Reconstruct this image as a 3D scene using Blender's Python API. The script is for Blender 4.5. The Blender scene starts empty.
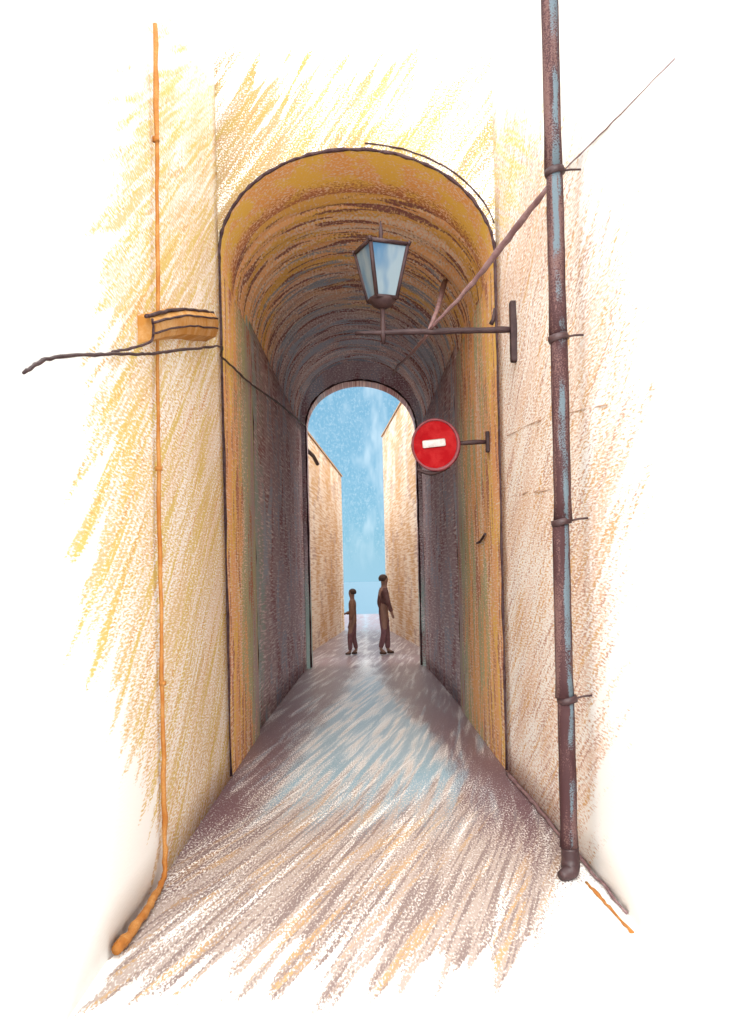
import bpy, bmesh, math, random
from mathutils import Vector, Matrix, Euler
random.seed(7)
R = math.radians
scene = bpy.context.scene
COL = scene.collection

# ------------------------------------------------------------------ helpers
def link(name, me, mat=None, parent=None, loc=(0, 0, 0), smooth=False):
    o = bpy.data.objects.new(name, me)
    COL.objects.link(o)
    o.location = loc
    if mat:
        me.materials.append(mat)
    if parent is not None:
        o.parent = parent
    if smooth:
        for p in me.polygons:
            p.use_smooth = True
    return o

def obj(name, bm, mat=None, parent=None, loc=(0, 0, 0), smooth=False):
    bmesh.ops.recalc_face_normals(bm, faces=bm.faces[:])
    me = bpy.data.meshes.new(name)
    bm.to_mesh(me)
    bm.free()
    return link(name, me, mat, parent, loc, smooth)

def empty(name, loc):
    o = bpy.data.objects.new(name, None)
    COL.objects.link(o)
    o.location = loc
    o.empty_display_size = .1
    return o

def tag(o, label, cat, group=None):
    o['label'] = label
    o['category'] = cat
    if group:
        o['group'] = group
    return o

def structure(o):
    o['kind'] = 'structure'
    return o

def box(bm, x0, x1, y0, y1, z0, z1, bevel=0.0):
    vs = [bm.verts.new((x, y, z)) for x in (x0, x1) for y in (y0, y1) for z in (z0, z1)]
    fs = [(0, 1, 3, 2), (4, 6, 7, 5), (0, 4, 5, 1), (2, 3, 7, 6), (0, 2, 6, 4), (1, 5, 7, 3)]
    faces = [bm.faces.new([vs[i] for i in f]) for f in fs]
    if bevel:
        edges = list({e for f in faces for e in f.edges})
        bmesh.ops.bevel(bm, geom=edges, offset=bevel, segments=2, affect='EDGES', profile=.5)
    return vs

def tube(bm, pts, rad, seg=10, wob=0.0, cap=True, flat=1.0):
    """tube along points; rad number or list; wob = relative radius wobble"""
    pts = [Vector(p) for p in pts]
    n = len(pts)
    rr = rad if isinstance(rad, (list, tuple)) else [rad] * n
    rings = []
    prev = None
    for i, p in enumerate(pts):
        t = (pts[min(i + 1, n - 1)] - pts[max(i - 1, 0)]).normalized()
        if prev is None:
            a = Vector((0, 0, 1)) if abs(t.z) < .9 else Vector((0, 1, 0))
            u = t.cross(a).normalized()
        else:
            u = (prev - t * prev.dot(t)).normalized()
        prev = u
        v = t.cross(u).normalized()
        r = rr[i] * (1 + random.uniform(-wob, wob))
        rings.append([bm.verts.new(p + (u * math.cos(2 * math.pi * k / seg) + v * flat * math.sin(2 * math.pi * k / seg)) * r) for k in range(seg)])
    for a, b in zip(rings[:-1], rings[1:]):
        for k in range(seg):
            bm.faces.new((a[k], a[(k + 1) % seg], b[(k + 1) % seg], b[k]))
    if cap:
        bm.faces.new(list(reversed(rings[0])))
        bm.faces.new(rings[-1])
    return rings

def smooth_path(pts, sub=8):
    """Catmull-Rom through points"""
    P = [Vector(p) for p in pts]
    P = [P[0] * 2 - P[1]] + P + [P[-1] * 2 - P[-2]]
    out = []
    for i in range(1, len(P) - 2):
        a, b, c, d = P[i - 1], P[i], P[i + 1], P[i + 2]
        for k in range(sub):
            t = k / sub
            out.append(.5 * ((2 * b) + (c - a) * t + (2 * a - 5 * b + 4 * c - d) * t * t + (3 * b - a - 3 * c + d) * t ** 3))
    out.append(P[-2])
    return out

def jitter(pts, amp, keep=1):
    return [p if i < keep or i >= len(pts) - keep else p + Vector([random.uniform(-amp, amp) for _ in range(3)]) for i, p in enumerate(pts)]

# ------------------------------------------------------------------ materials
class NB:
    def __init__(s, name):
        s.mat = bpy.data.materials.new(name)
        s.mat.use_nodes = True
        s.nt = s.mat.node_tree
        s.bsdf = s.nt.nodes['Principled BSDF']
        s.bsdf.inputs['Specular IOR Level'].default_value = .15
        s.bsdf.inputs['Roughness'].default_value = .9
        s.geo = s.nt.nodes.new('ShaderNodeNewGeometry')
    def n(s, t, **k):
        nd = s.nt.nodes.new(t)
        for a, v in k.items():
            setattr(nd, a, v)
        return nd
    def set(s, sock, v):
        if isinstance(v, bpy.types.NodeSocket):
            s.nt.links.new(v, sock)
        else:
            sock.default_value = v
    def m(s, op, a, b=0.0, c=None, clamp=False):
        nd = s.n('ShaderNodeMath', operation=op, use_clamp=clamp)
        s.set(nd.inputs[0], a)
        s.set(nd.inputs[1], b)
        if c is not None:
            s.set(nd.inputs[2], c)
        return nd.outputs[0]
    def axes(s, ax):
        """two world axes of the surface as a flat vector (metres)"""
        sep = s.n('ShaderNodeSeparateXYZ')
        s.nt.links.new(s.geo.outputs['Position'], sep.inputs[0])
        s.xyz = {'X': sep.outputs[0], 'Y': sep.outputs[1], 'Z': sep.outputs[2]}
        cb = s.n('ShaderNodeCombineXYZ')
        s.nt.links.new(s.xyz[ax[0]], cb.inputs[0])
        s.nt.links.new(s.xyz[ax[1]], cb.inputs[1])
        return cb.outputs[0]
    def mapping(s, vec, scale=(1, 1, 1), rot=0.0, loc=(0, 0, 0)):
        r = s.n('ShaderNodeMapping')
        r.inputs['Rotation'].default_value = (0, 0, -rot)
        s.nt.links.new(vec, r.inputs[0])
        q = s.n('ShaderNodeMapping')
        q.inputs['Scale'].default_value = scale
        q.inputs['Location'].default_value = loc
        s.nt.links.new(r.outputs[0], q.inputs[0])
        return q.outputs[0]
    def noise(s, vec, scale=1.0, detail=2.0, rough=.5, dist=0.0):
        nd = s.n('ShaderNodeTexNoise')
        nd.inputs['Scale'].default_value = scale
        nd.inputs['Detail'].default_value = detail
        nd.inputs['Roughness'].default_value = rough
        nd.inputs['Distortion'].default_value = dist
        s.nt.links.new(vec, nd.inputs['Vector'])
        return nd.outputs['Fac']
    def rng(s, v, a, b, c=0.0, d=1.0, smooth=False):
        nd = s.n('ShaderNodeMapRange', interpolation_type='SMOOTHSTEP' if smooth else 'LINEAR', clamp=True)
        s.set(nd.inputs[0], v)
        for i, x in zip((1, 2, 3, 4), (a, b, c, d)):
            nd.inputs[i].default_value = x
        return nd.outputs[0]
    def mix(s, f, a, b):
        nd = s.n('ShaderNodeMix', data_type='RGBA')
        s.set(nd.inputs[0], f)
        s.set(nd.inputs[6], a if isinstance(a, bpy.types.NodeSocket) else (*a, 1))
        s.set(nd.inputs[7], b if isinstance(b, bpy.types.NodeSocket) else (*b, 1))
        return nd.outputs[2]
    def curve(s, v, pts):
        """piecewise smooth curve, pts = [(in, out)], scaled to 0..1 on both axes"""
        xs = [p[0] for p in pts]; ys = [p[1] for p in pts]
        x0, x1, y0, y1 = min(xs), max(xs), min(ys), max(ys)
        f = s.n('ShaderNodeFloatCurve')
        cu = f.mapping.curves[0]
        q = [((x - x0) / (x1 - x0), (y - y0) / (y1 - y0)) for x, y in pts]
        cu.points[0].location = q[0]
        cu.points[1].location = q[-1]
        for a in q[1:-1]:
            cu.points.new(*a)
        f.mapping.update()
        s.set(f.inputs['Value'], s.rng(v, x0, x1))
        return s.m('MULTIPLY_ADD', f.outputs[0], y1 - y0, y0)
    def strokes(s, vec, ang, across, along, lo, hi, seed=0.0, dist=.3):
        """hatching: long streaks at angle ang (deg from first axis); across/along = streak width/length in metres"""
        mp = s.mapping(vec, (1 / along, 1 / across, 1), R(ang), (seed, seed * 1.7, seed * .3))
        return s.rng(s.noise(mp, 1, 1.5, .5, dist), lo, hi, smooth=True)
    def grain(s, vec, sx, sy, seed=0.0):
        mp = s.mapping(vec, (1 / sx, 1 / sy, 1), 0, (seed, seed, 0))
        return s.rng(s.noise(mp, 1, 2, .6), .3, .7)
    def grain3(s, size):
        nd = s.n('ShaderNodeTexNoise')
        nd.inputs['Scale'].default_value = 1 / size
        nd.inputs['Detail'].default_value = 2
        s.nt.links.new(s.geo.outputs['Position'], nd.inputs['Vector'])
        return s.rng(nd.outputs['Fac'], .3, .7)
    def pig(s, base, colour, cov, grain, k=3.0):
        """lay chalky pigment over base: covered where coverage beats the tooth of the plaster"""
        a = s.m('MULTIPLY_ADD', s.m('SUBTRACT', cov, grain), k, .5, clamp=True)
        return s.mix(s.m('MULTIPLY', a, s.m('MULTIPLY', cov, 4.0, clamp=True)), base, colour)
    def done(s, col, bump=None, strength=.25, dist=.01):
        s.set(s.bsdf.inputs['Base Color'], col)
        if bump is not None:
            b = s.n('ShaderNodeBump')
            b.inputs['Strength'].default_value = strength
            b.inputs['Distance'].default_value = dist
            s.nt.links.new(bump, b.inputs['Height'])
            s.nt.links.new(b.outputs[0], s.bsdf.inputs['Normal'])
        return s.mat

WHITE = (.86, .85, .83)

def wash(m, v, g, msk, ang, tones):
    """layers of dry-brushed limewash: each tone = (colour, width, length, lo, hi, strength, seed)"""
    c = WHITE
    for col, wd, ln, lo, hi, st, sd in tones:
        fine = m.strokes(v, ang + sd % 7 - 3, wd, ln, lo, hi, sd, .35)
        broad = m.strokes(v, ang, wd * 5, ln * 1.6, .25, .7, sd + 40, .3)
        cov = m.m('MULTIPLY', m.m('MULTIPLY', msk, st), m.m('MULTIPLY', fine, m.m('MULTIPLY_ADD', broad, .6, .4)))
        c = m.pig(c, col, cov, g, 2.2)
    return c

def wall_left_mat():
    m = NB('limewash with worn yellow ochre wash')
    v = m.axes('YZ')
    Y, Z = m.xyz['Y'], m.xyz['Z']
    g = m.grain(v, .055, .011)
    edge = m.curve(Z, [(0, 5.0), (.2, 4.9), (.9, 4.25), (1.6, 3.75), (2.9, 4.0), (3.3, 4.1), (4.85, 5.3), (5.2, 5.9), (5.55, 6.6), (5.9, 7.6), (7.2, 9.5)])
    rag = m.noise(m.mapping(v, (.9, 9, 1), R(32)), 1, 1, .5)
    d = m.m('ADD', m.m('SUBTRACT', Y, edge), m.m('MULTIPLY_ADD', rag, 1.8, -.9))
    msk = m.rng(d, -.05, .25)
    c = wash(m, v, g, msk, 36, [
        ((.76, .60, .46), .10, .9, -.1, .45, .70, 3),
        ((.66, .48, .25), .034, 1.0, .24, .62, .82, 1),
        ((.65, .48, .15), .046, .9, .36, .66, .88, 16),
        ((.62, .35, .13), .036, .7, .50, .72, .60, 9)])
    return m.done(c, g, .15, .003)

def wall_right_mat():
    m = NB('limewash with thin pink brown wash')
    v = m.axes('YZ')
    Y, Z = m.xyz['Y'], m.xyz['Z']
    g = m.grain(v, .055, .011, 4)
    edge = m.curve(Z, [(0, 5.0), (.26, 4.9), (.76, 4.5), (1.5, 4.25), (2.4, 3.95), (3.06, 3.95), (3.7, 4.6), (4.3, 5.3), (5.0, 6.3), (5.6, 7.6), (7.2, 9.5)])
    rag = m.noise(m.mapping(v, (1.2, 8, 1), R(-35)), 1, 1, .5)
    d = m.m('ADD', m.m('SUBTRACT', Y, edge), m.m('MULTIPLY_ADD', rag, 1.6, -.8))
    msk = m.rng(d, -.1, .5)
    c = wash(m, v, g, msk, -34, [
        ((.72, .53, .42), .09, .7, -.1, .45, .66, 3),
        ((.48, .28, .22), .026, .5, .32, .70, .66, 5),
        ((.62, .38, .18), .036, .6, .40, .70, .70, 11)])
    c2 = m.pig(c, (.72, .52, .14), m.m('MULTIPLY', m.m('MULTIPLY', msk, m.rng(Z, 3.9, 4.6)), m.m('MULTIPLY', m.strokes(v, 30, .05, .8, .36, .66, 23, .4), .6)), g, 2.2)
    c = c2
    return m.done(c, g, .15, .003)

def facade_mat():
    m = NB('ochre rendered arch face')
    v = m.axes('XZ')
    Z, Y = m.xyz['Z'], m.xyz['Y']
    g = m.grain(v, .013, .013, 2)
    rag = m.strokes(v, 56, .07, .6, .3, .7, 5, .5)
    top = m.m('ADD', 5.60, m.m('MULTIPLY', rag, .75))
    msk = m.rng(m.m('SUBTRACT', top, Z), -.05, .25)
    msk = m.m('MULTIPLY', msk, m.rng(m.xyz['X'], .35, 1.2, 1.0, .75))
    c = wash(m, v, g, msk, 56, [
        ((.40, .315, .235), .11, .8, -.1, .45, .80, 3),
        ((.36, .255, .13), .034, .7, .20, .58, .95, 1),
        ((.355, .25, .075), .046, .6, .34, .64, .90, 16),
        ((.36, .20, .09), .036, .5, .44, .70, .70, 9)])
    # soffit and inner faces of the ring: saturated ochre
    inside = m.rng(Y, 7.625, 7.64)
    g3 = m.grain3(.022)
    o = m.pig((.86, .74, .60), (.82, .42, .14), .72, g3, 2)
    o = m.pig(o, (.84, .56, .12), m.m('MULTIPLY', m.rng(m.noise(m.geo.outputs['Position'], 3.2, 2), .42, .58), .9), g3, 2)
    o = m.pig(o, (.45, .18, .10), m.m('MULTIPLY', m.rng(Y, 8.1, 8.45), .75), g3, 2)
    return m.done(m.mix(inside, c, o), g, .15, .004)

def jamb_mat(b):
    """b = depth of the jamb's inner edge"""
    m = NB('ochre plaster jamb with green tinge at back')
    v = m.axes('YZ')
    Y = m.xyz['Y']
    g = m.grain(v, .12, .015, 1)
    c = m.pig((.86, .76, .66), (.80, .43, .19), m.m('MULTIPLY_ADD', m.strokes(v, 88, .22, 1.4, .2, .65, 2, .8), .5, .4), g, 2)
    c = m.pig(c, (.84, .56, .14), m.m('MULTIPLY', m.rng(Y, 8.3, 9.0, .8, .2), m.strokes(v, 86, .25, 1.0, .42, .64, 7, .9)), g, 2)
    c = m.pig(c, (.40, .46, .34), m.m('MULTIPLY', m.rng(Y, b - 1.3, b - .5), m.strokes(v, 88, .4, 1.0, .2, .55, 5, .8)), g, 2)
    c = m.pig(c, (.46, .34, .38), m.m('MULTIPLY', m.rng(Y, b - .8, b), .9), g, 2)  # purple shade carried into the colour of the jamb's back end
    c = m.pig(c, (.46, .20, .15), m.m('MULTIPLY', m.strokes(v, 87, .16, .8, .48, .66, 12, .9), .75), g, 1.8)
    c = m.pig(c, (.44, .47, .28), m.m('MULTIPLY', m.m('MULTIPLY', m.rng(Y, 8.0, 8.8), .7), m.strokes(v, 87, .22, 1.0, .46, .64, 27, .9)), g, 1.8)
    return m.done(c, g, .2, .004)

def inner_mat(ax='YZ'):
    m = NB('passage stone with purple grey shade in its colour')
    v = m.axes(ax)
    Y = m.xyz['Y'] if ax == 'YZ' else m.m('ADD', m.xyz['Z'], 9.0)
    g = m.grain(v, .32 if ax == 'YZ' else .03, .026, 1)
    c = m.pig((.84, .79, .78), (.46, .35, .39), m.m('MULTIPLY_ADD', m.strokes(v, 88, .5, 1.2, .1, .6, 2, .9), .3, .5), g, 1.8)  # purple of the passage's shade put into the stone colour
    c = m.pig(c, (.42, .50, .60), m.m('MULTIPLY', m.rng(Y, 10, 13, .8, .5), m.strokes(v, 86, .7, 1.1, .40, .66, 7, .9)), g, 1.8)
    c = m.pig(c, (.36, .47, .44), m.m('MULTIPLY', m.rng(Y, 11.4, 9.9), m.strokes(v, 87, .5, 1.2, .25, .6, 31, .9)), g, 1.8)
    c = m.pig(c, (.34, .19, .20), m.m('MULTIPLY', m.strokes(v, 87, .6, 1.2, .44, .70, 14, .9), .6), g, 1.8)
    return m.done(c, g, .3, .008)

def vault_mat():
    m = NB('brick rings of the barrel vault')
    uv = m.n('ShaderNodeUVMap').outputs[0]
    v = uv                                   # u = metres round the arc, v = metres of depth
    m.axes('YZ')
    Y, Z = m.xyz['Y'], m.xyz['Z']
    g = m.grain(v, .024, .07, 1)
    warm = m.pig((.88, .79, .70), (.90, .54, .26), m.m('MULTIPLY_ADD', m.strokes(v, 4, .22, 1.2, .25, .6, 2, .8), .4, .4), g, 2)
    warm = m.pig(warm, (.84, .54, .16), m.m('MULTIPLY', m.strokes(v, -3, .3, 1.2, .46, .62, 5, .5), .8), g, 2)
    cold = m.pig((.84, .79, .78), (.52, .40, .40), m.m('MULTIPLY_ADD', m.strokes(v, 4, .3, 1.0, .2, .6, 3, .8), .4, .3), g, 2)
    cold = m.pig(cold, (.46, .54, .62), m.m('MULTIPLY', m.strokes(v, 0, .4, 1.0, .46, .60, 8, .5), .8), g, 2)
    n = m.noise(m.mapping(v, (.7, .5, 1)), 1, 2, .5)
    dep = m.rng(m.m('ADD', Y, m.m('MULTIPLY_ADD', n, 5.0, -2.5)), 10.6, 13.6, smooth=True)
    c = m.mix(dep, warm, cold)  # shade at the back of the vault mixed into the colour as cold purple grey
    # dark mortar rings running round the arc
    ring = m.strokes(v, 3, .15, .8, .50, .64, 21, .9)
    c = m.pig(c, (.28, .135, .13), m.m('MULTIPLY', ring, .78), g, 1.8)
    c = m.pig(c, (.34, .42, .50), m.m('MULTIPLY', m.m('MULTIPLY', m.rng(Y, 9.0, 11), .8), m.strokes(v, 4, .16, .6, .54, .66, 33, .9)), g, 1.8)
    return m.done(c, ring, .4, .008)

def ground_mat():
    m = NB('pale stone paving with worn dark tread')
    v = m.axes('XY')
    X, Y = m.xyz['X'], m.xyz['Y']
    g = m.grain(v, .010, .032, 1)
    ax = m.m('ABSOLUTE', X)
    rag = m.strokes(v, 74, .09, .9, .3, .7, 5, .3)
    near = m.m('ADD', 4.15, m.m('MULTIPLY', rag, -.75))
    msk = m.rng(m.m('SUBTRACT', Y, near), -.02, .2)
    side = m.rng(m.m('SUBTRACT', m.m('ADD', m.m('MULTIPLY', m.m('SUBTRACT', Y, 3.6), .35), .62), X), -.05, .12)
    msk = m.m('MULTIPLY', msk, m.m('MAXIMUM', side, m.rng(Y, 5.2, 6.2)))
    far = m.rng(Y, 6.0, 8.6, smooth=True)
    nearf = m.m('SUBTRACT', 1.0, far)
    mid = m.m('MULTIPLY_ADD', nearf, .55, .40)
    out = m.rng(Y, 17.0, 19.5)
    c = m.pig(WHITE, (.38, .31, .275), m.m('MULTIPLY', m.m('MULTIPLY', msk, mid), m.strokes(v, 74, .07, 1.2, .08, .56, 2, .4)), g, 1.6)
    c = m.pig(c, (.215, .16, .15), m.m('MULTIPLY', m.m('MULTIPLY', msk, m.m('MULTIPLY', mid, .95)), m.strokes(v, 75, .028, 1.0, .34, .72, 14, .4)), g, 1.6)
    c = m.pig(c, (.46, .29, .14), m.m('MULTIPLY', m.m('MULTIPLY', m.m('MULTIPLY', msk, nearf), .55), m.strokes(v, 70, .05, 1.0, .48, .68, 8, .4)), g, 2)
    # blue reflection of the far sky painted into the passage floor
    c = m.pig(c, (.24, .38, .47), m.m('MULTIPLY', m.m('MULTIPLY', m.rng(Y, 5.4, 7.6), m.rng(Y, 13, 17, .9, .25)), m.strokes(v, 80, .07, 1.4, .30, .64, 4, .5)), g, 1.6)
    # the lane beyond the arch: pale blue grey setts
    c = m.pig(c, (.20, .29, .34), m.m('MULTIPLY', m.rng(Y, 21, 33), .95), m.m('MULTIPLY', g, m.rng(Y, 26, 34, 1, .3)), 1.6)
    # dark purple brown along the foot of both walls, wider with depth
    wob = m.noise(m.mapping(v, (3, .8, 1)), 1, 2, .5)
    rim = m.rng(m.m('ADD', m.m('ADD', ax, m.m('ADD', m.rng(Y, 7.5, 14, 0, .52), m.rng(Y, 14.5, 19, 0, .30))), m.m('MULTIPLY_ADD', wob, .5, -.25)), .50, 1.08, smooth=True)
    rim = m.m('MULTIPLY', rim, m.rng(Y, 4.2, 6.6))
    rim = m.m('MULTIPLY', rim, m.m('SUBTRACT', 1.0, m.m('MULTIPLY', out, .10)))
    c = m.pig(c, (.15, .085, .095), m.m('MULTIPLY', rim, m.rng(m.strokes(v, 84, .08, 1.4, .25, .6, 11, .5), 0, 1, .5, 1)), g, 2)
    rough = m.rng(Y, 6.5, 8.5, .9, .38)
    m.set(m.bsdf.inputs['Roughness'], rough)
    m.set(m.bsdf.inputs['Specular IOR Level'], m.rng(Y, 6.5, 8.5, .1, .5))
    return m.done(c, g, .25, .003)

def house_mat():
    m = NB('cream render with ochre streaks')
    v = m.axes('YZ')
    g = m.grain(v, .8, .045, 1)
    c = m.pig((.80, .72, .62), (.58, .37, .19), m.m('MULTIPLY_ADD', m.strokes(v, 88, 1.6, 1.4, .3, .7, 2, .9), .5, .25), g, 1.6)
    c = m.pig(c, (.46, .34, .30), m.m('MULTIPLY', m.strokes(v, 86, 1.2, 1.2, .48, .7, 7, .9), .5), g, 1.6)
    return m.done(c, g, .2, .01)

def plain(name, col, dark=None, rough=.6, spec=.4, metal=0.0, sc=30.0, amt=.6, streak=None):
    """worn paint: a base colour, a second worn colour in patches, fine tooth"""
    m = NB(name)
    tc = m.n('ShaderNodeTexCoord').outputs['Object']
    g = m.rng(m.noise(tc, sc * 4, 2, .6), .3, .7)
    w = m.rng(m.noise(m.mapping(tc, streak or (1, 1, 1)), sc * .3, 3, .6), .4, .62)
    c = m.mix(m.m('MULTIPLY', m.m('MULTIPLY', w, m.rng(g, .2, .8, .4, 1)), amt), col, dark or tuple(min(.8, x * 1.8) for x in col))
    m.bsdf.inputs['Roughness'].default_value = rough
    m.bsdf.inputs['Specular IOR Level'].default_value = spec
    m.bsdf.inputs['Metallic'].default_value = metal
    return m.done(c, g, .2, .002)

M = dict(
    wl=wall_left_mat(), wr=wall_right_mat(), face=facade_mat(), jamb_left=jamb_mat(9.75), jamb_right=jamb_mat(11.2), inner=inner_mat(), rear=inner_mat('XZ'), vault=vault_mat(),
    ground=ground_mat(), house=house_mat(),
    line=plain('aubergine brown iron', (.028, .012, .014), (.075, .042, .042), .6, .3, 0, 40),
    lead=plain('dark lead edging', (.036, .016, .020), (.12, .075, .075), .7, .2, 0, 60),
    pipe=plain('brown and blue grey streaked pipe', (.075, .032, .032), (.13, .20, .25), .35, .5, 0, 22, .75, (1.6, 1.6, .16)),
    collar=plain('dark pipe clamp', (.035, .016, .018), (.09, .05, .05), .5, .4),
    rust=plain('orange rusted conduit', (.36, .13, .025), (.52, .27, .09), .7, .2, 0, 30, .8),
    ledge=plain('orange ochre stone ledge', (.42, .19, .045), (.58, .38, .19), .9, .1, 0, 20, .8),
    red=plain('scuffed red sign paint', (.27, .002, .005), (.42, .03, .03), .7, .08, 0, 34, .5),
    rim=plain('dark red sign rim', (.14, .02, .03), (.25, .06, .07), .5, .4),
    white=plain('sign white', (.60, .57, .56), (.26, .20, .20), .6, .2, 0, 40, .7),
    mauve=plain('mauve painted stay', (.15, .08, .085), (.30, .20, .20), .6, .3, 0, 40, .8),
    skin=plain('skin', (.20, .105, .075), (.26, .14, .1), .6, .3),
    coat_a=plain('tan brown coat', (.17, .085, .055), (.22, .12, .08), .9, .1),
    coat_b=plain('dark maroon brown coat', (.10, .045, .04), (.17, .10, .09), .9, .1),
    trousers=plain('plum trousers', (.13, .06, .065), (.2, .11, .11), .9, .1),
    hair=plain('dark brown hair', (.05, .026, .018), (.1, .05, .03), .7, .3),
    tile=plain('old roof tile edge', (.42, .28, .18), (.5, .38, .28), .9, .1),
    crack=plain('fine wall crack', (.50, .34, .26), (.6, .44, .36), .9, .1),
    wood=plain('brown shutter wood', (.16, .07, .05), (.26, .14, .1), .8, .2),
)

def glass_mat():
    m = NB('pale blue frosted lantern glass')
    tc = m.n('ShaderNodeTexCoord').outputs['Object']
    w = m.rng(m.noise(m.mapping(tc, (9, 9, 2.2)), 1, 2, .5), .40, .62)
    c = m.mix(w, (.21, .28, .33), (.05, .14, .26))
    m.bsdf.inputs['Roughness'].default_value = .5
    m.bsdf.inputs['Specular IOR Level'].default_value = .25
    m.bsdf.inputs['Transmission Weight'].default_value = .25
    return m.done(c)
def pipe_mat():
    m = NB('brown paint with painted blue grey highlight')
    tc = m.n('ShaderNodeTexCoord').outputs['Object']
    sep = m.n('ShaderNodeSeparateXYZ')
    m.nt.links.new(tc, sep.inputs[0])
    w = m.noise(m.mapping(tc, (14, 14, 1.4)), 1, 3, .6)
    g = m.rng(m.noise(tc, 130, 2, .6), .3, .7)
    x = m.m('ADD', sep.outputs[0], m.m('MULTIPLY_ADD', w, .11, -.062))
    sheen_strip = m.rng(m.m('ABSOLUTE', x), .008, .026, 1, 0, smooth=True)
    sheen_strip = m.m('MULTIPLY', sheen_strip, m.rng(m.noise(m.mapping(tc, (2, 2, 2.3)), 1, 2), .40, .56))
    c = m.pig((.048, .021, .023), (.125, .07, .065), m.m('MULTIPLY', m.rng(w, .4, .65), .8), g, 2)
    c = m.pig(c, (.10, .135, .16), m.m('MULTIPLY', sheen_strip, 1.0), g, 2)  # blue grey highlight painted into the front of the pipe
    m.bsdf.inputs['Roughness'].default_value = .7
    return m.done(c, g, .3, .002)
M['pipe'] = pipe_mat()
M['glass'] = glass_mat()

def water_mat():
    m = NB('pale blue sea')
    m.bsdf.inputs['Roughness'].default_value = .3
    m.bsdf.inputs['Specular IOR Level'].default_value = .5
    v = m.axes('XY')
    c = m.mix(m.noise(v, .01, 3, .6), (.050, .112, .158), (.062, .126, .168))
    return m.done(c)
M['water'] = water_mat()

# ------------------------------------------------------------------ setting: ground and sea
def ground_height(y):
    if y < 40: return 0.0
    if y < 60: return -.00025 * (y - 40) ** 2 * 10
    if y < 400: return -1.0 - (y - 60) * .1
    return -35.0
bm = bmesh.new()
xs = [-900, -300, -60, -15, -5, -2.5, 0, 2.5, 5, 15, 60, 300, 900]
ys = [-60, -15, -3, 0, 2, 4, 6, 8, 10, 12, 14, 16, 18, 20, 25, 30, 35, 40, 43, 46, 50, 55, 60, 90, 150, 250, 400, 900, 2500, 6000]
gv = [[bm.verts.new((x, y, ground_height(y))) for x in xs] for y in ys]
for j in range(len(ys) - 1):
    for i in range(len(xs) - 1):
        bm.faces.new((gv[j][i], gv[j][i + 1], gv[j + 1][i + 1], gv[j + 1][i]))
structure(obj('ground', bm, M['ground'], smooth=True))

bm = bmesh.new()
vs = [bm.verts.new(p) for p in ((-6000, 300, -24), (6000, 300, -24), (6000, 12000, -24), (-6000, 12000, -24))]
bm.faces.new(vs)
structure(obj('sea', bm, M['water']))

# ------------------------------------------------------------------ alley walls
Y0, YF = 1.4, 7.6          # alley in front of the arch
TOP = 7.3
XL = -1.17
def XR(y): return 1.17 + .022 * (YF - y)

def rough_wall(bm, xf, y0, y1, z1, thick, sgn, ny=26, nz=30, amp=.006):
    """wall whose visible face is a slightly uneven sheet at x = xf(y), with body thickness away from the lane"""
    g = []
    for j in range(nz + 1):
        row = []
        for i in range(ny + 1):
            y = y0 + (y1 - y0) * i / ny
            z = z1 * j / nz
            e = random.uniform(-amp, amp) if 0 < i < ny and 0 < j < nz else 0
            row.append(bm.verts.new((xf(y) + e, y, z)))
        g.append(row)
    for j in range(nz):
        for i in range(ny):
            bm.faces.new((g[j][i], g[j][i + 1], g[j + 1][i + 1], g[j + 1][i]))
    c = {}
    for k, (y, z) in {'a': (y0, 0), 'b': (y1, 0), 'c': (y1, z1), 'd': (y0, z1)}.items():
        c[k] = bm.verts.new((xf(y) + sgn * thick, y, z))
    bm.faces.new([c['a'], c['b'], c['c'], c['d']])
    bm.faces.new([c['b'], c['a']] + g[0])
    bm.faces.new([c['d'], c['c']] + list(reversed(g[nz])))
    bm.faces.new([c['a'], c['d']] + [g[j][0] for j in range(nz, -1, -1)])
    bm.faces.new([c['c'], c['b']] + [g[j][ny] for j in range(nz + 1)])

lw = empty('plaster_wall', (XL, 4.5, 0))
tag(lw, 'white plaster wall with patchy yellow ochre wash left of the archway', 'wall')
def under(name, bm, mat, root, smooth=False):
    o = obj(name, bm, mat, None, smooth=smooth)
    o.parent = root
    o.matrix_parent_inverse = Matrix.Translation(root.location).inverted()
    return o
bm = bmesh.new(); rough_wall(bm, lambda y: XL, Y0, YF, TOP, 3.0, -1)
under('wall_face', bm, M['wl'], lw, True)

rw = empty('plaster_wall', (XR(4.5), 4.5, 0))
tag(rw, 'white plaster wall with thin pinkish brown wash behind the drainpipe', 'wall')
bm = bmesh.new(); rough_wall(bm, XR, Y0, YF, TOP, 3.0, 1)
under('wall_face', bm, M['wr'], rw, True)
bm = bmesh.new()
pts = jitter(smooth_path([(XR(7.5) - .012, 7.5, .012), (XR(6.4) - .014, 6.4, .014), (XR(5.2) - .012, 5.2, .012), (XR(4.35) - .01, 4.35, .012)], 8), .006)
tube(bm, pts, [.020 - .013 * i / (len(pts) - 1) for i in range(len(pts))], 8, .25, flat=.8)
under('base_trim', bm, M['mauve'], rw, True)
bm = bmesh.new()
tube(bm, jitter(smooth_path([(1.15, 4.82, .006), (1.17, 4.5, .006), (1.19, 4.13, .006)], 8), .003), .010, 8, .3, flat=.5)
under('base_trim', bm, M['rust'], rw, True)
for a, b, c in (((7.25, 2.79), (5.9, 2.68), (4.5, 2.50)), ((7.3, 2.29), (6.6, 2.26), (5.8, 2.21))):
    bm = bmesh.new()
    pts = jitter(smooth_path([(XR(p[0]) - .001, p[0], p[1]) for p in (a, b, c)], 9), .006)
    tube(bm, pts, .0032, 6, .4)
    under('crack', bm, M['crack'], rw)

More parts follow.
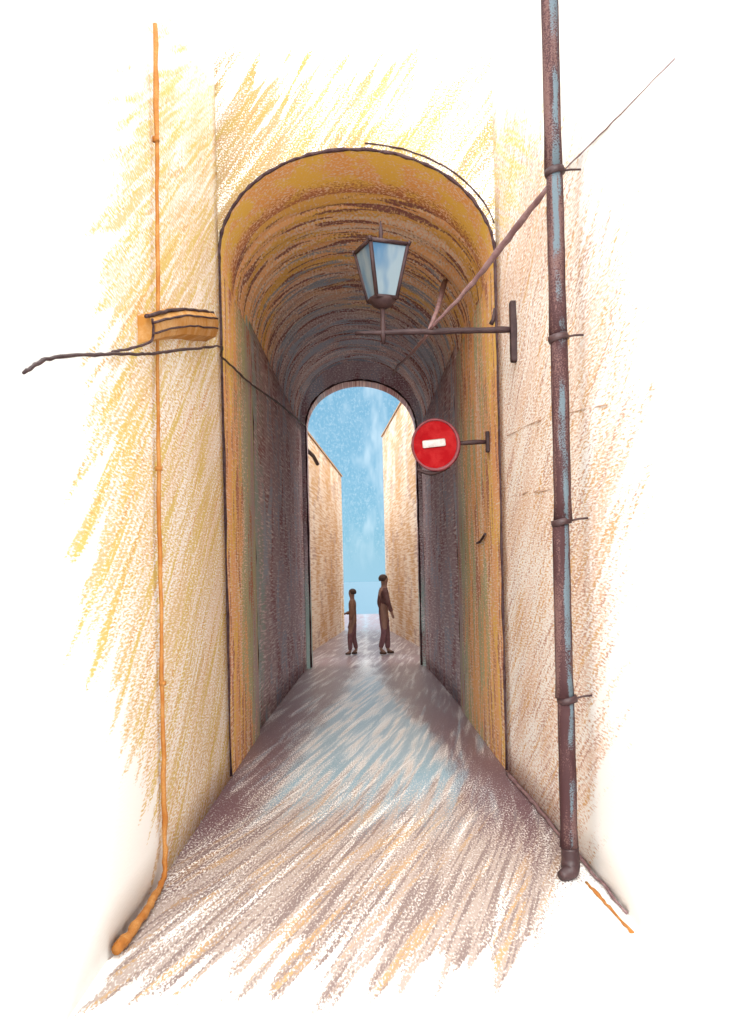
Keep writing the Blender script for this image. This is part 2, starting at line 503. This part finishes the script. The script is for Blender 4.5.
# ------------------------------------------------------------------ archway: facade ring, jambs, vault, rear arch
SPR, RISE, HW = 4.33, .96, 1.17
arch = empty('archway', (0, 7.6, 0))
tag(arch, 'tall round vaulted archway passage with ochre jambs and brown brick vault over the lane', 'archway')

def arch_pts(hw, spr, rise, n=48, skew=.035):
    out = []
    for i in range(n + 1):
        a = math.pi * i / n
        x = -hw * math.cos(a)
        z = spr + rise * math.sin(a) ** .92
        # the crown sits a little left of centre
        x -= skew * hw * math.sin(a)
        out.append((x, z))
    return out

def arch_block(bm, y0, y1, hw, spr, rise, top, outer, n=48):
    """solid wall slab with an arched opening cut to its bottom edge at the springing"""
    P = arch_pts(hw, spr, rise, n)
    P = [(-outer, spr)] * 0 + P
    T = [(max(-outer, min(outer, x * outer / hw)), top) for x, z in P]
    L = []
    for y in (y0, y1):
        L.append(([bm.verts.new((x, y, z)) for x, z in P], [bm.verts.new((x, y, z)) for x, z in T]))
    for i in range(n):
        for k in (0, 1):
            a, t = L[k]
            bm.faces.new((a[i], a[i + 1], t[i + 1], t[i]))
        bm.faces.new((L[0][0][i], L[0][0][i + 1], L[1][0][i + 1], L[1][0][i]))
        bm.faces.new((L[0][1][i], L[0][1][i + 1], L[1][1][i + 1], L[1][1][i]))
    for e in (0, n):
        bm.faces.new((L[0][0][e], L[0][1][e], L[1][1][e], L[1][0][e]))

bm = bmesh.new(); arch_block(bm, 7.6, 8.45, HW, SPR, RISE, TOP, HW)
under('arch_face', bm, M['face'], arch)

for s in (-1, 1):
    bm = bmesh.new()
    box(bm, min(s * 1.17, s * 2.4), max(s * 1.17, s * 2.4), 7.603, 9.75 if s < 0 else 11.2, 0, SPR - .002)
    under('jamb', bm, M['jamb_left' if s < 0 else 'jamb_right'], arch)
    bm = bmesh.new()
    xf = lambda y, s=s: s * (1.215 - .012 * (y - 9.75))
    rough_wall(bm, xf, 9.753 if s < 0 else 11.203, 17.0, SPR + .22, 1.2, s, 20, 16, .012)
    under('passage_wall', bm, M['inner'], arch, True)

# barrel vault: rings of brick, each ring set a few mm in or out
bm = bmesh.new()
uvl = bm.loops.layers.uv.new('UVMap')
NA = 40
ysv = [8.453 + (17.0 - 8.453) * i / 90 for i in range(91)]
rows = []
for i, y in enumerate(ysv):
    t = (y - 8.453) / (17.0 - 8.453)
    hw = 1.235 - .07 * t
    spr = SPR + .06 + .16 * t
    rise = .96 + .27 * t
    e = random.uniform(-.014, .014)
    row = []
    for k, (x, z) in enumerate(arch_pts(hw, spr, rise, NA)):
        f = e + random.uniform(-.004, .004)
        d = Vector((x, 0, z - spr)).normalized()
        row.append(bm.verts.new((x + d.x * f, y, z + d.z * f)))
    rows.append(row)
outer = []
for y in (ysv[0], ysv[-1]):
    outer.append([bm.verts.new(p) for p in ((-2.4, y, SPR + .05), (-2.4, y, TOP), (2.4, y, TOP), (2.4, y, SPR + .05))])
for i in range(len(rows) - 1):
    for k in range(NA):
        f = bm.faces.new((rows[i][k], rows[i][k + 1], rows[i + 1][k + 1], rows[i + 1][k]))
        arc = 3.4
        for lp in f.loops:
            v = lp.vert
            kk = k if v in (rows[i][k], rows[i + 1][k]) else k + 1
            lp[uvl].uv = (arc * kk / NA, v.co.y)
for k in range(3):
    bm.faces.new((outer[0][k], outer[0][k + 1], outer[1][k + 1], outer[1][k]))
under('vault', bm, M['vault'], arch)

# rear arch: narrower opening at the far end, walls either side of it
bm = bmesh.new()
arch_block(bm, 17.003, 17.6, 1.045, 4.50, .93, TOP, 1.045)
for s in (-1, 1):
    box(bm, min(s * 1.046, s * 2.4), max(s * 1.046, s * 2.4), 17.003, 17.6, 0, TOP)
under('rear_arch', bm, M['rear'], arch)

# dark lead edging drawn round the arch and down the corners
def outline(hw, spr, rise, y, off, rad, wob, z0=0.02, inward=False):
    P = arch_pts(hw + off, spr, rise + off, 60)
    pts = [Vector((P[0][0], y, z0 + (spr - z0) * i / 16)) for i in range(16)] + [Vector((x, y, z)) for x, z in P] + \
          [Vector((P[-1][0], y, spr - (spr - z0) * (i + 1) / 16)) for i in range(16)]
    return jitter(pts, .004), rad
bm = bmesh.new()
pts, r = outline(HW, SPR, RISE, 7.592, -.004, .014, .3)
tube(bm, pts, r, 7, .35)
under('edge_trim', bm, M['lead'], arch, True)
bm = bmesh.new()
P = arch_pts(HW + .05, SPR + .02, RISE + .03, 60)
tube(bm, jitter([Vector((min(x, 1.16), 7.592, z)) for x, z in P[32:56]], .003), .006, 6, .3)
under('edge_trim', bm, M['lead'], arch, True)
bm = bmesh.new()
P = arch_pts(HW - .02, SPR, RISE - .02, 60)
bm2 = bm
pts, r = outline(1.045, 4.50, .93, 16.99, -.004, .017, .3)
tube(bm, pts, r, 7, .35)
under('edge_trim', bm, M['lead'], arch, True)
for s in (-1, 1):
    bm = bmesh.new()
    pts = jitter([Vector((s * 1.185, 9.76 if s < 0 else 11.21, .03 + 4.2 * i / 20)) for i in range(21)], .006)
    tube(bm, pts, .016, 6, .4)
    under('corner_trim', bm, M['lead'], arch, True)
# short iron cramp on the right jamb
bm = bmesh.new(); tube(bm, [(1.155, 9.2, 2.0), (1.15, 8.9, 2.0), (1.155, 8.55, 2.06)], .012, 6, .2)
under('cramp', bm, M['line'], arch)

# ------------------------------------------------------------------ ledge and conduit and cable on the left wall
bm = bmesh.new()
prof = [(XL - .02, 0), (XL + .08, .03), (XL + .095, .06), (XL + .095, .12), (XL + .065, .15), (XL - .02, .17)]
ends = []
for (y, z, hgt) in ((4.76, 2.92, .16), (5.6, 3.17, .21), (6.88, 3.49, .26)):
    ends.append([bm.verts.new((x, y, z + h / .17 * hgt)) for x, h in prof])
for a, b in zip(ends[:-1], ends[1:]):
    for k in range(len(prof)):
        bm.faces.new((a[k], a[(k + 1) % len(prof)], b[(k + 1) % len(prof)], b[k]))
bm.faces.new(list(reversed(ends[0]))); bm.faces.new(ends[-1])
ld = obj('stone_ledge', bm, M['ledge'])
tag(ld, 'sloping orange stone ledge with dark flashing strips on the ochre wall left of the arch', 'ledge')
for dz0, dz1, xo, r in ((.150, .232, .064, .010), (.115, .185, .097, .007), (.06, .110, .098, .006)):
    bm = bmesh.new()
    pts = jitter(smooth_path([(XL + xo, 4.69, 2.90 + dz0), (XL + xo, 5.6, 3.17 + (dz0 * .5 + dz1 * .5)), (XL + xo, 6.85, 3.48 + dz1)], 8), .004)
    tube(bm, pts, r, 7, .18)
    obj('flashing_strip', bm, M['lead'], ld, smooth=True)
bm = bmesh.new()
tube(bm, jitter(smooth_path([(XL + .02, 4.2, 2.74), (XL + .05, 4.5, 2.84), (XL + .09, 4.70, 2.93), (XL + .085, 4.74, 3.05)], 6), .002), .0075, 7, .2)
obj('flashing_strip', bm, M['lead'], ld, smooth=True)

bm = bmesh.new()
path = smooth_path([(XL + .04, 5.17, 4.87), (XL + .035, 5.15, 3.9), (XL + .03, 5.06, 2.6), (XL + .03, 5.02, 1.4), (XL + .03, 5.0, .5), (XL + .035, 4.97, .12), (XL + .04, 4.85, .04), (XL + .05, 4.5, .035), (XL + .045, 4.15, .035), (XL + .035, 3.98, .04)], 8)
rad = []
for i, p in enumerate(path):
    rad.append(.0115 + (.003 if p.z < 1.0 else 0) + (.004 if p.z > 4.2 else 0) + (.012 * max(0, (4.9 - p.y)) if p.z < .1 else 0))
tube(bm, jitter(path, .004), rad, 10, .18)
cd = obj('rusty_conduit', bm, M['rust'], smooth=True)
tag(cd, 'thin orange rusty pipe running down the ochre wall and bending along the ground', 'pipe')
for z, y in ((4.2, 5.155), (2.3, 5.045), (1.1, 5.015)):
    bm = bmesh.new()
    tube(bm, [(XL + .032, y, z - .012), (XL + .032, y, z + .012)], .021, 10)
    obj('pipe_clip', bm, M['rust'], cd, smooth=True)

bm = bmesh.new()
path = smooth_path([(XL + .02, 3.08, 2.385), (XL + .02, 3.35, 2.50), (XL + .03, 4.04, 2.69), (XL + .06, 4.6, 2.83), (XL + .11, 4.95, 2.93), (XL + .11, 6.0, 3.22), (XL + .10, 7.0, 3.49), (XL + .04, 7.35, 3.51), (XL + .03, 7.8, 3.56), (XL + .02, 9.6, 3.76), (-1.10, 12.5, 4.1), (-1.06, 16.95, 4.58)], 10)
tube(bm, jitter(path, .003), [.0075 if p.y < 4.6 else .0085 + .0007 * max(0, p.y - 7) for p in path], 7, .2)
cb = obj('wall_cable', bm, M['line'], smooth=True)
tag(cb, 'dark cable strung up the left wall under the ledge and into the archway', 'cable')

# ------------------------------------------------------------------ drainpipe on the right
dp = empty('drainpipe', (1.085, 4.9, 0))
tag(dp, 'brown drainpipe with painted blue grey highlight and dark collars on the right wall', 'drainpipe')
joints = [(-.02, 0.16), (.16, .972), (.972, 1.941), (1.941, 2.943), (2.943, 3.847), (3.847, 5.6)]
off = [0, -.004, -.010, .003, -.001, -.006]
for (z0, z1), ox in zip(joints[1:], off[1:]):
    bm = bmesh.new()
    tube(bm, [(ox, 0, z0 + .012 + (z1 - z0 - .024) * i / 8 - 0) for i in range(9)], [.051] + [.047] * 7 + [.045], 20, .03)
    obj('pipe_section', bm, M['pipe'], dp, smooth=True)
for z, ox in ((.972, .004), (1.941, -.006), (2.943, 0), (3.847, 0)):
    bm = bmesh.new()
    tube(bm, [(ox + .004, 0, z - .018), (ox, 0, z), (ox - .004, 0, z + .018)], [.054, .057, .054], 20)
    c = obj('collar', bm, M['collar'], dp, smooth=True)
    bm = bmesh.new()
    tube(bm, [(.045, .0, z + .006), (.09, .01, z + .016), (.148, .02, z + .02)], .006, 8)
    obj('bracket', bm, M['collar'], c)
bm = bmesh.new()
tube(bm, smooth_path([(0, 0, .17), (.002, 0, .09), (-.012, -.02, .045), (-.065, -.05, .03)], 6), [.049] * 6 + [.052] * 6 + [.050 - .004 * k for k in range(7)], 18, .03)
obj('shoe', bm, M['collar'], dp, smooth=True)

# ------------------------------------------------------------------ street lantern on a wall bracket
ln = empty('wall_lantern', (1.18, 6.8, 3.5))
tag(ln, 'four sided iron lantern with bluish glass on a long horizontal wall bracket', 'lantern')
def lpart(name, bm, mat, smooth=False, parent=None):
    o = obj(name, bm, mat, None, smooth=smooth)
    o.parent = parent or ln
    o.matrix_parent_inverse = Matrix.Translation(ln.location).inverted()
    return o
XA = XR(6.85)
bm = bmesh.new()
tube(bm, jitter([Vector((-.03 + (XA - .02 + .03) * i / 14, 6.8, 3.515)) for i in range(15)], .003), [.012 + .012 * min(1, i / 4) for i in range(15)], 10, .12)
lpart('bracket_arm', bm, M['line'], True)
bm = bmesh.new(); box(bm, XA - .045, XA + .01, 6.765, 6.835, 3.27, 3.73, .012)
lpart('wall_plate', bm, M['line'])
bm = bmesh.new(); tube(bm, [(1.0, 6.8, 3.56), (1.02, 6.8, 3.60), (1.03, 6.8, 3.68)], [.018, .016, .010], 8)
lpart('bracket_spur', bm, M['line'], True)
bm = bmesh.new(); tube(bm, [(.183, 6.8, 3.43), (.183, 6.8, 3.5), (.183, 6.8, 3.6), (.183, 6.8, 3.72)], [.014, .022, .018, .020], 10, .05)
lpart('post', bm, M['line'], True)
bm = bmesh.new(); tube(bm, [(.183, 6.8, 3.695), (.183, 6.8, 3.715), (.183, 6.8, 3.745), (.183, 6.8, 3.775)], [.03, .07, .098, .104], 14, .03)
lpart('cup', bm, M['line'], True)
# body: tapered square, turned so that one face looks at the lane and one to the left
ROT = R(22)
zb, zt, hb, ht = 3.765, 4.150, .082, .152
def corner(h, k, z):
    a = ROT + R(45 + 90 * k)
    return Vector((.183 + h * math.sqrt(2) * math.cos(a), 6.8 + h * math.sqrt(2) * math.sin(a), z))
bm = bmesh.new()
for k in range(4):
    tube(bm, [corner(hb, k, zb), corner(ht, k, zt)], .016, 8, .05)
    tube(bm, [corner(ht, k, zt), corner(ht, k + 1, zt)], .017, 8, .05)
    tube(bm, [corner(hb, k, zb), corner(hb, k + 1, zb)], .015, 8, .05)
    tube(bm, [corner(ht, k, zt) - Vector((0, 0, .01)), corner(ht * 1.09, k, zt + .018)], [.018, .012], 8)
lpart('frame', bm, M['line'], True)
for k in range(4):
    bm = bmesh.new()
    q = [corner(hb * .97, k, zb), corner(hb * .97, k + 1, zb), corner(ht * .97, k + 1, zt), corner(ht * .97, k, zt)]
    n = (q[1] - q[0]).cross(q[3] - q[0]).normalized() * .004
    v1 = [bm.verts.new(p + n) for p in q]; v2 = [bm.verts.new(p - n) for p in q]
    bm.faces.new(v1); bm.faces.new(list(reversed(v2)))
    for i in range(4):
        bm.faces.new((v1[i], v2[i], v2[(i + 1) % 4], v1[(i + 1) % 4]))
    lpart('glass_pane', bm, M['glass'])
bm = bmesh.new()
base = [bm.verts.new(corner(ht * 1.02, k, zt + .008)) for k in range(4)]
mid = [bm.verts.new(corner(ht * .35, k, zt + .045)) for k in range(4)]
for k in range(4):
    bm.faces.new((base[k], base[(k + 1) % 4], mid[(k + 1) % 4], mid[k]))
bm.faces.new(mid); bm.faces.new(list(reversed(base)))
lpart('roof', bm, M['line'])
bm = bmesh.new(); tube(bm, [(.183, 6.8, 4.19), (.183, 6.8, 4.24), (.183, 6.8, 4.27), (.183, 6.8, 4.36)], [.022, .014, .019, .004], 10)
lpart('finial', bm, M['line'], True)
# stay rods from the wall down to the arm
bm = bmesh.new()
pts = smooth_path([(XR(5.56) - .02, 5.56, 4.06), (.98, 6.05, 3.88), (.76, 6.45, 3.69), (.54, 6.79, 3.53)], 8)
tube(bm, jitter(pts, .003), [.014 + .010 * max(0, 1 - abs(i / (len(pts) - 1) - .3) * 2.2) for i in range(len(pts))], 9, .15)
lpart('stay', bm, M['mauve'], True)
bm = bmesh.new()
tube(bm, jitter(smooth_path([(.53, 6.82, 3.53), (.70, 8.0, 4.04), (.995, 10.25, 5.03)], 10), .003), [.012 + .020 * i / 20 for i in range(21)], 9, .1)
lpart('stay', bm, M['mauve'], True)

# thin cable from the right wall past the pipe, through the arch to its far crown
bm = bmesh.new()
path = smooth_path([(XR(3.5) - .008, 3.50, 3.65), (XR(4.4) - .008, 4.4, 3.83), (XR(5.3) - .01, 5.3, 4.02), (XR(5.55) - .02, 5.55, 4.075)], 8)
tube(bm, jitter(path, .002), [.0022 + .0035 * i / (len(path) - 1) for i in range(len(path))], 6, .2)
c2 = obj('thin_cable', bm, M['mauve'], smooth=True)
tag(c2, 'thin cable running up the right wall to the drainpipe', 'cable')
bm = bmesh.new()
path = smooth_path([(.52, 6.82, 3.50), (.50, 8.2, 3.73), (.52, 11, 4.3), (.58, 14, 4.95), (.63, 16.95, 5.50)], 8)
tube(bm, jitter(path, .003), [.013 + .0010 * max(0, p.y - 7) for p in path], 6, .2)
c3 = obj('thin_cable', bm, M['mauve'], smooth=True)
tag(c3, 'thin cable from the lantern bracket back to the crown of the far arch', 'cable')

# ------------------------------------------------------------------ no entry sign
sg = empty('road_sign', (1.17, 8.2, 2.90))
tag(sg, 'round red no entry sign with white bar on a short bracket at the arch jamb', 'road sign')
def spart(name, bm, mat, smooth=False, parent=None):
    o = obj(name, bm, mat, None, smooth=smooth)
    o.parent = parent or sg
    o.matrix_parent_inverse = Matrix.Translation(sg.location).inverted()
    return o
SC = Vector((.674, 8.2, 2.866))
def disc(bm, r, y0, y1, seg=40, sx=.92):
    a = [bm.verts.new((SC.x + r * sx * math.cos(2 * math.pi * k / seg), y0, SC.z + r * math.sin(2 * math.pi * k / seg))) for k in range(seg)]
    b = [bm.verts.new((SC.x + r * sx * math.cos(2 * math.pi * k / seg), y1, SC.z + r * math.sin(2 * math.pi * k / seg))) for k in range(seg)]
    bm.faces.new(a); bm.faces.new(list(reversed(b)))
    for k in range(seg):
        bm.faces.new((a[k], a[(k + 1) % seg], b[(k + 1) % seg], b[k]))
bm = bmesh.new(); disc(bm, .222, 8.185, 8.2)
spart('disc', bm, M['red'])
bm = bmesh.new()
ring = [SC + Vector((.228 * .92 * math.cos(2 * math.pi * k / 40), -.012, .228 * math.sin(2 * math.pi * k / 40))) for k in range(41)]
tube(bm, ring, [.012 + .008 * max(0, math.cos(2 * math.pi * (k - 36) / 40)) for k in range(41)], 8, .1, cap=False)
spart('rim', bm, M['rim'], True)
bm = bmesh.new(); box(bm, -.105, .105, -.006, 0, -.034, .034, .012)
bar = obj('white_bar', bm, M['white'])
bar.parent = sg
bar.matrix_parent_inverse = Matrix.Translation(sg.location).inverted()
bar.location = SC + Vector((-.015, -.018, .012)); bar.rotation_euler = (0, R(-5), 0)
bm = bmesh.new(); tube(bm, [(.86, 8.215, 2.875), (.96, 8.215, 2.88), (1.04, 8.215, 2.885), (1.155, 8.215, 2.885)], [.016, .020, .022, .018], 9, .1)
spart('bracket_arm', bm, M['line'], True)
bm = bmesh.new(); box(bm, 1.135, 1.168, 8.185, 8.245, 2.79, 2.98, .008)
spart('wall_plate', bm, M['line'])
bm = bmesh.new(); tube(bm, smooth_path([(.50, 8.21, 2.650), (.60, 8.21, 2.610), (.70, 8.21, 2.618), (.80, 8.21, 2.665)], 6), [.012] + [.018] * 10 + [.014] * 8, 8, .15)
spart('lower_clamp', bm, M['line'], True)
bm = bmesh.new(); tube(bm, [(.70, 8.218, 2.61), (.70, 8.218, 2.86), (.87, 8.218, 2.88)], .012, 8)
spart('back_strap', bm, M['line'], True)

# ------------------------------------------------------------------ far houses beyond the passage
def house(name, A, B, top, s, label):
    """house whose lane face runs from A to B (x, y); s = side away from the lane"""
    root = empty(name, (A[0], A[1], 0))
    tag(root, label, 'house')
    def hp(nm, bm, mat, parent=None):
        o = obj(nm, bm, mat)
        o.parent = parent or root
        if parent is None:
            o.matrix_parent_inverse = Matrix.Translation(root.location).inverted()
        return o
    bm = bmesh.new()
    pl = [A, B, (B[0] + s * 6, B[1] + .5), (A[0] + s * 6, A[1])]
    lo = [bm.verts.new((x, y, 0 if y < 40 else -.5)) for x, y in pl]
    hi = [bm.verts.new((x, y, top)) for x, y in pl]
    for k in range(4):
        bm.faces.new((lo[k], lo[(k + 1) % 4], hi[(k + 1) % 4], hi[k]))
    bm.faces.new(hi); bm.faces.new(list(reversed(lo)))
    hp('wall', bm, M['house'])
    # lean-to roof slab with a thin eave toward the lane
    bm = bmesh.new()
    d = Vector((B[0] - A[0], B[1] - A[1], 0)).normalized()
    nrm = Vector((-s, 0, 0))
    e = .03
    pts = [Vector((*A, top)) + nrm * e - d * .2, Vector((*B, top)) + nrm * e + d * .2, Vector((B[0] + s * 6, B[1] + .5, top + 1.2)), Vector((A[0] + s * 6, A[1], top + 1.2))]
    a = [bm.verts.new(p + Vector((0, 0, .004))) for p in pts]; b = [bm.verts.new(p + Vector((0, 0, .05))) for p in pts]
    bm.faces.new(a); bm.faces.new(list(reversed(b)))
    for k in range(4):
        bm.faces.new((a[k], a[(k + 1) % 4], b[(k + 1) % 4], b[k]))
    hp('roof', bm, M['tile'])
    return root, hp, d

hl, hp, d = house('cream_house', (-1.40, 19.0), (-.70, 30), 5.12, -1, 'low cream house with ochre streaks seen left through the archway')
bm = bmesh.new(); tube(bm, [(-1.28, 20.3, 4.66), (-1.12, 20.9, 4.55), (-1.05, 21.3, 4.42)], .045, 8)
hp('hook', bm, M['line'])
hr, hp, d = house('cream_house', (1.50, 19.0), (.705, 30), 6.42, 1, 'taller cream house with ochre streaks seen right through the archway')

# ------------------------------------------------------------------ two people in the lane beyond
def person(loc, rz, h, coat, label, stride, elbow, lean=0.0):
    root = empty('person', loc)
    root.rotation_euler = (0, 0, rz)
    tag(root, label, 'person', 'people in the lane beyond the archway')
    k = h / 1.75
    J = {}
    def skin(name, verts, edges, mat, rootv=0, sub=2, parent=root):
        me = bpy.data.meshes.new(name)
        me.from_pydata([Vector(v[:3]) * k for v in verts], edges, [])
        o = link(name, me, mat, parent)
        md = o.modifiers.new('Skin', 'SKIN')
        if not me.skin_vertices:
            bpy.context.view_layer.objects.active = o
            bpy.ops.mesh.customdata_skin_add()
        for i, v in enumerate(verts):
            me.skin_vertices[0].data[i].radius = (v[3] * k, (v[4] if len(v) > 4 else v[3]) * k)
            me.skin_vertices[0].data[i].use_root = (i == rootv)
        md.use_smooth_shade = True
        sb = o.modifiers.new('Subsurf', 'SUBSURF'); sb.levels = sub; sb.render_levels = sub
        return o
    st = stride
    # x = side, y = forward
    hipL, hipR = (-.09, 0, .90), (.09, 0, .90)
    kL, kR = (-.09, st * .55 + .03, .49), (.09, -st * .35 + .03, .49)
    aL, aR = (-.09, st, .09), (.09, -st, .12)
    shL, shR = (-.18, lean * .4, 1.40), (.18, lean * .4, 1.40)
    elL, elR = (-.24, lean * .3 - st * .5, 1.12), (.24 + elbow * .10, lean * .3 + st * .5, 1.13)
    wrL, wrR = (-.22, lean * .3 - st * .3 + .05, .88), ((.10, .20, 1.10) if elbow else (.22, st * .9 + .06, .89))
    hd = Vector((0, lean * .7, 0))
    verts = [(0, 0, .95, .13, .10), (0, lean * .2, 1.15, .125, .09), (0, lean * .4, 1.36, .15, .09), (0, lean * .6, 1.47, .055), (0, lean * .7 + .01, 1.56, .065, .075), (0, lean * .7 + .02, 1.66, .078, .095), (0, lean * .7 + .01, 1.72, .055, .06),
             (*hipL, .085), (*kL, .058), (*aL, .04), (-.09, aL[1] + .10, .035, .035),
             (*hipR, .085), (*kR, .058), (*aR, .04), (.09, aR[1] + .10, .05, .035),
             (*shL, .055), (*elL, .042), (*wrL, .028), (wrL[0], wrL[1] + .03, wrL[2] - .10, .03, .018),
             (*shR, .055), (*elR, .042), (*wrR, .028), (wrR[0] - (.08 if elbow else 0), wrR[1] + .03, wrR[2] - (.02 if elbow else .10), .03, .018)]
    edges = [(0, 1), (1, 2), (2, 3), (3, 4), (4, 5), (5, 6), (0, 7), (7, 8), (8, 9), (9, 10), (0, 11), (11, 12), (12, 13), (13, 14), (2, 15), (15, 16), (16, 17), (17, 18), (2, 19), (19, 20), (20, 21), (21, 22)]
    skin('body', verts, edges, M['skin'])
    cv = [(0, 0, .76, .135, .105), (0, 0, .94, .145, .115), (0, lean * .2, 1.15, .135, .105), (0, lean * .4, 1.36, .17, .115), (0, lean * .5, 1.44, .075),
          (*shL, .075), (*elL, .060), (wrL[0], wrL[1], wrL[2] + .04, .046), (*shR, .075), (*elR, .060), (wrR[0] + (.03 if elbow else 0), wrR[1] - .01, wrR[2] + (.0 if elbow else .04), .046)]
    skin('coat', cv, [(0, 1), (1, 2), (2, 3), (3, 4), (3, 5), (5, 6), (6, 7), (3, 8), (8, 9), (9, 10)], coat)
    tv = [(0, 0, 1.02, .115, .09), (0, 0, .88, .125, .10), (*kL, .075), (aL[0], aL[1], aL[2] + .02, .058), (*kR, .075), (aR[0], aR[1], aR[2] + .02, .058)]
    skin('trousers', tv, [(0, 1), (1, 2), (2, 3), (1, 4), (4, 5)], M['trousers'])
    for a in (aL, aR):
        skin('shoe', [(a[0], a[1] - .03, .05, .045), (a[0], a[1] + .05, .045, .045, .04), (a[0], a[1] + .14, .035, .042, .03)], [(0, 1), (1, 2)], M['hair'], 0, 1)
    bm = bmesh.new()
    bmesh.ops.create_uvsphere(bm, u_segments=16, v_segments=10, radius=1)
    for q in bm.verts:
        f = .9 if q.co.y > .3 and q.co.z < .25 else 1.0
        q.co = Vector((q.co.x * .088 * f, q.co.y * .105 * f - .012 + lean * .7, q.co.z * .095 + 1.665)) * k
    bmesh.ops.delete(bm, geom=[q for q in bm.verts if q.co.z < 1.60 * k], context='VERTS')
    o = obj('hair', bm, M['hair'], root, smooth=True)
    return root
person((-.28, 19.9, 0), R(82), 1.46, M['coat_a'], 'shorter person in a tan brown coat with one elbow bent, walking in the lane', .07, 1)
person((.40, 19.8, 0), R(-80), 1.76, M['coat_b'], 'taller person in a dark maroon brown coat walking in the lane', .10, 0, .03)

# ------------------------------------------------------------------ sky, sun, camera
w = bpy.data.worlds.new('World')
scene.world = w
w.use_nodes = True
nt = w.node_tree
bg = nt.nodes['Background']
sky = nt.nodes.new('ShaderNodeTexSky')
sky.sky_type = 'NISHITA'
sky.sun_disc = False
SUN_EL, SUN_AZ = 24, 186          # degrees; azimuth clockwise from +Y: behind the viewer
sky.sun_elevation = R(SUN_EL)
sky.sun_rotation = R(SUN_AZ)
sky.air_density = 1.0
sky.dust_density = .2
sky.ozone_density = 3.0
tc = nt.nodes.new('ShaderNodeTexCoord')
sep = nt.nodes.new('ShaderNodeSeparateXYZ')
nt.links.new(tc.outputs['Generated'], sep.inputs[0])
def wm(op, a, b=0.0, clamp=False):
    n = nt.nodes.new('ShaderNodeMath'); n.operation = op; n.use_clamp = clamp
    for s, v in zip(n.inputs, (a, b)):
        if isinstance(v, bpy.types.NodeSocket): nt.links.new(v, s)
        else: s.default_value = v
    return n.outputs[0]
def wrng(v, a, b, c=0.0, d=1.0):
    n = nt.nodes.new('ShaderNodeMapRange'); n.interpolation_type = 'SMOOTHSTEP'
    nt.links.new(v, n.inputs[0])
    for i, x in zip((1, 2, 3, 4), (a, b, c, d)): n.inputs[i].default_value = x
    return n.outputs[0]
def wnoise(scale, sc3, detail=4, rough=.6):
    mp = nt.nodes.new('ShaderNodeMapping'); mp.inputs['Scale'].default_value = sc3
    nt.links.new(tc.outputs['Generated'], mp.inputs[0])
    n = nt.nodes.new('ShaderNodeTexNoise'); n.inputs['Scale'].default_value = scale; n.inputs['Detail'].default_value = detail; n.inputs['Roughness'].default_value = rough
    nt.links.new(mp.outputs[0], n.inputs['Vector'])
    return n.outputs['Fac']
def wmix(f, a, b, blend='MIX'):
    n = nt.nodes.new('ShaderNodeMix'); n.data_type = 'RGBA'; n.blend_type = blend
    for s, v in ((n.inputs[0], f), (n.inputs[6], a), (n.inputs[7], b)):
        if isinstance(v, bpy.types.NodeSocket): nt.links.new(v, s)
        else: s.default_value = v if not isinstance(v, tuple) else (*v, 1)
    return n.outputs[2]
SKY_STR = .05
elev = sep.outputs[2]
tint = wmix(1.0, sky.outputs[0], (.46, .70, .84), 'MULTIPLY')
# thin streaky cloud low down, an unseen bright cloud sheet added overhead to light the alley
wisps = wm('MULTIPLY', wrng(wnoise(1, (40, 40, 14), 3), .46, .76), .45)
wisps = wm('MAXIMUM', wisps, wm('MULTIPLY', wrng(wnoise(1, (420, 420, 300), 2, .7), .40, .80), .26))
overhead = wm('MULTIPLY', wrng(elev, .30, .60), wrng(wnoise(1, (3, 3, 5), 4), .25, .5))
low = wmix(.85, tint, (1.75, 3.75, 5.1))
c = wmix(wisps, low, (7.6, 8.6, 9.2))
c = wmix(wrng(elev, .06, .0), c, (2.55, 4.55, 5.75))
c = wmix(overhead, c, (33.0, 33.0, 33.0))
nt.links.new(c, bg.inputs['Color'])
bg.inputs['Strength'].default_value = SKY_STR

sun = bpy.data.lights.new('sun', 'SUN')
sun.energy = 2.0
sun.angle = R(30)
sun.color = (1, .97, .92)
so = bpy.data.objects.new('sun', sun); COL.objects.link(so)
sd = Vector((math.sin(R(SUN_AZ)) * math.cos(R(SUN_EL)), math.cos(R(SUN_AZ)) * math.cos(R(SUN_EL)), math.sin(R(SUN_EL))))
so.rotation_euler = (-sd).to_track_quat('-Z', 'Y').to_euler()
so.location = (0, -4, 12)

cam = bpy.data.cameras.new('camera')
co = bpy.data.objects.new('camera', cam); COL.objects.link(co)
co.location = (0, 0, 1.65)
co.rotation_euler = (R(90), R(1.3), 0)
cam.lens = 36 * 900 / 1024
cam.sensor_width = 36
cam.shift_y = 68 / 1024
cam.clip_start = .05
cam.clip_end = 20000
scene.camera = co

vs = scene.view_settings
vs.view_transform = 'Standard'
vs.look = 'None'
vs.exposure = 1.52
vs.gamma = 1
vs.use_curve_mapping = False
scene.cycles.max_bounces = 12
scene.cycles.diffuse_bounces = 8
scene.cycles.use_denoising = True
